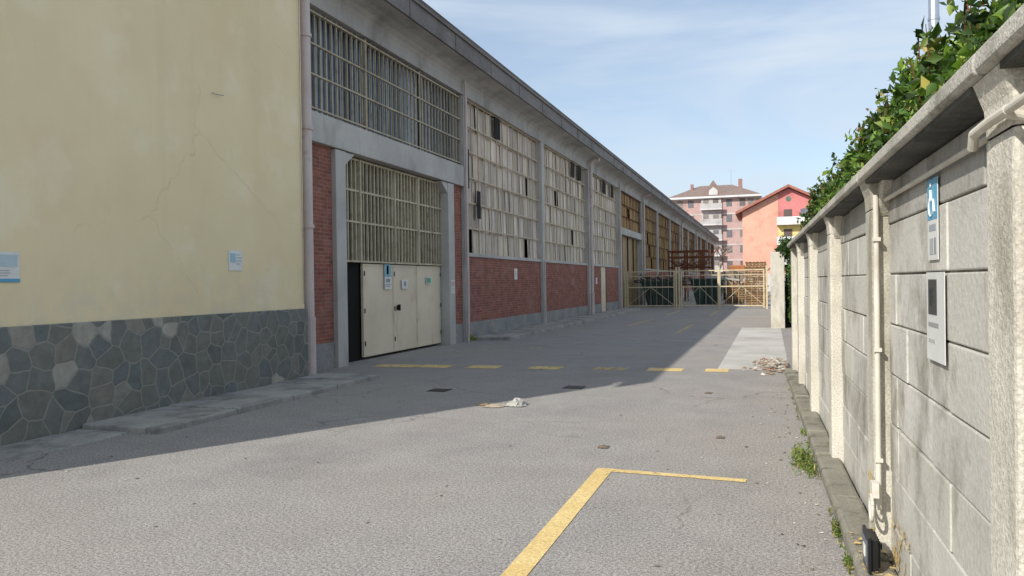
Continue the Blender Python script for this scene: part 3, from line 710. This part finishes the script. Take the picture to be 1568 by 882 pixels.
for z in (10.1,7.1,4.1):
    m.box(2.0,3.2,Y1-.06,Y1-.01,z,z+2.1,(.3,.22,.2)); m.box(4.4,5.6,Y1-.06,Y1-.01,z,z+2.1,(.4,.42,.5))
    m.box(7.6,8.5,Y1-.06,Y1-.01,z+.7,z+2.1,(.35,.25,.22))
m.cyl((RX,Y1-.01,13.8),(RX,Y1-.06,13.8),0.4,20,(.3,.45,.35))
m.obj('house_windows',MACH,RB)
m=MB(); 
for s,xe in ((-1,-5),(1,10.5)):
    m.add([(RX,Y1-1,RH+.1),(RX,Y1+14,RH+.1),(xe,Y1+14,gz(xe)+.1),(xe,Y1-1,gz(xe)+.1),(RX,Y1-1,RH+.5),(RX,Y1+14,RH+.5),(xe,Y1+14,gz(xe)+.5),(xe,Y1-1,gz(xe)+.5)],[(0,1,2,3),(4,7,6,5),(0,3,7,4),(3,2,6,7),(1,5,6,2)],(1.5,.8,.68))
m.box(6.0,6.7,Y1+3,Y1+4,13,15.4,(1.5,.8,.7)); m.obj('roof',ROOF,RB)
m=MB(); m.box(-40,40,112,112.3,0,2.4,(.6,.57,.54)); m.obj('yard_wall',PAINTH)
BARK=surf('bark',S(84,74,66),S(104,92,82),4)
def tree(name,x,y,h,leafy=0):
    T=empty(name); mm=MB(); pts=[]
    def br(p,d,L,r,k):
        q=p+d*L; mm.cyl(p,q,r,6,r2=r*.65,caps=False)
        if k==0: pts.append(q); return
        for i in range(3 if k>1 else 4):
            nd=(d+Vector((rc(-.8,.8),rc(-.8,.8),rc(-.1,.5)))).normalized(); br(q,nd,L*.68,r*.6,k-1)
    br(Vector((x,y,0)),Vector((0,0,1)),h*.32,h*.02,4); mm.obj('trunk',BARK,T)
    if leafy: leaves('crown',[(p.x+rc(-.4,.4),p.y+rc(-.4,.4),p.z+rc(-.4,.4)) for p in pts for _ in range(leafy)],.3,HEC,T)
tree('bare_tree',-8.2,135,9); tree('leafy_tree',9.5,60,5,25)

# ------------------------------------------------------------ litter, drains, weeds
def crumple(mm,x,y,z,sx,sy,sz,col,n=5):
    vs=[]; 
    for i in range(n+1):
        for j in range(n+1):
            u=i/n-.5;v=j/n-.5; e=max(0,1-4*(u*u+v*v)); vs.append((x+u*sx+rc(-.1,.1)*sx,y+v*sy+rc(-.1,.1)*sy,z+e*sz*rc(.3,1.0)))
    mm.add(vs,[(i*(n+1)+j,(i+1)*(n+1)+j,(i+1)*(n+1)+j+1,i*(n+1)+j+1) for i in range(n) for j in range(n)],col)
L=empty('litter'); m=MB(); crumple(m,-3.17,9.75,0.01,.26,.28,.10,(.62,.61,.58),9); crumple(m,-3.13,9.68,0.01,.15,.2,.12,(.58,.57,.54),7); crumple(m,-3.42,9.62,0.008,.25,.3,.02,(.6,.50,.38),8); crumple(m,-3.62,9.7,0.008,.15,.2,.02,(.48,.34,.2),6)
m.obj('paper_scrap',WHITE,L)
m=MB()
for x,y,s in ((-1.55,7.45,.11),(-0.85,11.4,.1),(-0.5,8.2,.08)): crumple(m,x,y,0.006,s,s*1.2,.02,(.30,.24,.19))
for i in range(60):
    x=rc(-6,0.2);y=rc(3,14); crumple(m,x,y,0.005,rc(.012,.03),rc(.012,.03),.008,random.choice([(.35,.3,.25),(.2,.18,.16),(.9,.9,.85),(.4,.38,.35)]),3)
for i in range(60):
    y=rc(3,12); x=.42-.021*y-abs(random.gauss(0,.22)); crumple(m,x,y,0.005,rc(.012,.03),rc(.012,.03),.01,random.choice([(.35,.3,.25),(.2,.18,.16),(.9,.9,.85),(.9,.9,.85)]),3)
m.obj('leaf_litter',BITS,L)
D=empty('debris_pile'); m=MB()
for i in range(170):
    x=0.05+random.gauss(0,.16);y=15.2+random.gauss(0,.6); s=rc(.03,.10)
    if x>0.25: x=.22
    z=max(0.01,.12*math.exp(-((x-.1)**2/.06+(y-15.2)**2/.6))); crumple(m,x,y,z,s,s,.04,random.choice([(1,.97,.92),(.7,.68,.65),(.55,.42,.3),(.5,.3,.2),(.3,.26,.22)]),3)
m.obj('debris',BITS,D)
def drain(x,y,w,l):
    mm=MB(); mm.box(x-w/2,x+w/2,y-l/2,y+l/2,-.05,.006,(1.5,1.4,1.3))
    for i in range(6): mm.box(x-w/2+.02+i*w/6,x-w/2+.02+i*w/6+w/14,y-l/2+.03,y+l/2-.03,.006,.010,(5,4.6,4.3))
    mm.obj('drain_grate',BLACKP)
drain(-4.75,10.85,.3,.3); drain(-2.85,11.6,.3,.3)
GC=[(S(102,128,56),3),(S(136,150,74),2),(S(84,106,46),3),(S(166,156,102),2)]
P=[];
for cx_,cy_,sp,n in ((.40,7.35,.07,420),(.45,6.9,.04,100),(.49,5.3,.02,90),(.48,8.6,.02,40),(.49,4.7,.015,60)):
    for i in range(n): P.append((cx_-0.021*cy_+random.gauss(0,sp*.6),cy_+random.gauss(0,sp*3.2),abs(random.gauss(0,.02))+.01))
for i in range(260):
    y=rc(3.5,13)
    if mnoise.noise(Vector((y*1.7,3,0)))>0: P.append((.49-.021*y+random.gauss(0,.008),y,abs(random.gauss(0,.01))))
W=empty('weeds'); leaves('weed_blades',P,.055,GC,W,up=0,wr=.09,dirv=(0,0,.6))
P=[( -8.0+abs(random.gauss(0,.05)), 20.55+random.gauss(0,.15),abs(random.gauss(0,.08))) for i in range(160)]
leaves('weed_blades',P,.08,GC,W,up=0,wr=.1,dirv=(0,0,.6))

# ------------------------------------------------------------ light, sky, camera
sd=Vector((-5.5,-10,7.9)).normalized()
el=math.asin(sd.z); az=math.atan2(sd.x,sd.y)
sl=bpy.data.lights.new('sun','SUN'); sl.energy=4.8; sl.angle=math.radians(.5); sl.color=(1,.95,.87)
so=bpy.data.objects.new('sun',sl); scene.collection.objects.link(so); so.rotation_euler=(-sd).to_track_quat('-Z','Y').to_euler()
w=bpy.data.worlds.new('World'); scene.world=w; w.use_nodes=True; t=w.node_tree; t.nodes.clear()
o=t.nodes.new('ShaderNodeOutputWorld'); bg=t.nodes.new('ShaderNodeBackground'); bg.inputs[1].default_value=.15
sk=t.nodes.new('ShaderNodeTexSky'); sk.sky_type='NISHITA'; sk.sun_disc=False; sk.sun_elevation=el; sk.sun_rotation=az%(2*math.pi)
sk.air_density=1.0; sk.dust_density=0.8; sk.ozone_density=1.2; sk.altitude=200
tc=t.nodes.new('ShaderNodeTexCoord'); mp=t.nodes.new('ShaderNodeMapping'); mp.inputs['Scale'].default_value=(1.0,1.0,4.2); mp.inputs['Rotation'].default_value=(0.05,0.22,0.3); mp.inputs['Location'].default_value=(0.35,0.1,0.2)
nz=t.nodes.new('ShaderNodeTexNoise'); nz.inputs['Scale'].default_value=2.4; nz.inputs['Detail'].default_value=6; nz.inputs['Roughness'].default_value=.5; nz.inputs['Distortion'].default_value=.4
rp=t.nodes.new('ShaderNodeValToRGB'); rp.color_ramp.elements[0].position=.45; rp.color_ramp.elements[0].color=(.38,.38,.38,1); rp.color_ramp.elements[1].position=.66; rp.color_ramp.elements[1].color=(.95,.95,.95,1)
mx=t.nodes.new('ShaderNodeMix'); mx.data_type='RGBA'; mx.inputs[7].default_value=(4.6,5.3,6.1,1)
t.links.new(tc.outputs['Generated'],mp.inputs[0]); t.links.new(mp.outputs[0],nz.inputs['Vector']); t.links.new(nz.outputs[0],rp.inputs[0])
t.links.new(rp.outputs[0],mx.inputs[0]); t.links.new(sk.outputs[0],mx.inputs[6]); t.links.new(mx.outputs[2],bg.inputs[0]); t.links.new(bg.outputs[0],o.inputs[0])

cd=bpy.data.cameras.new('camera'); cam=bpy.data.objects.new('camera',cd); scene.collection.objects.link(cam)
cd.sensor_width=36; cd.lens=36*1200/1568; cd.clip_end=1500; cd.clip_start=.05
R=Matrix.Rotation(math.radians(18.26),4,'Z')@Matrix.Rotation(math.radians(90-.36),4,'X')@Matrix.Rotation(math.radians(-.8),4,'Z')
cam.matrix_world=Matrix.Translation((0,0,1.6))@R
scene.camera=cam
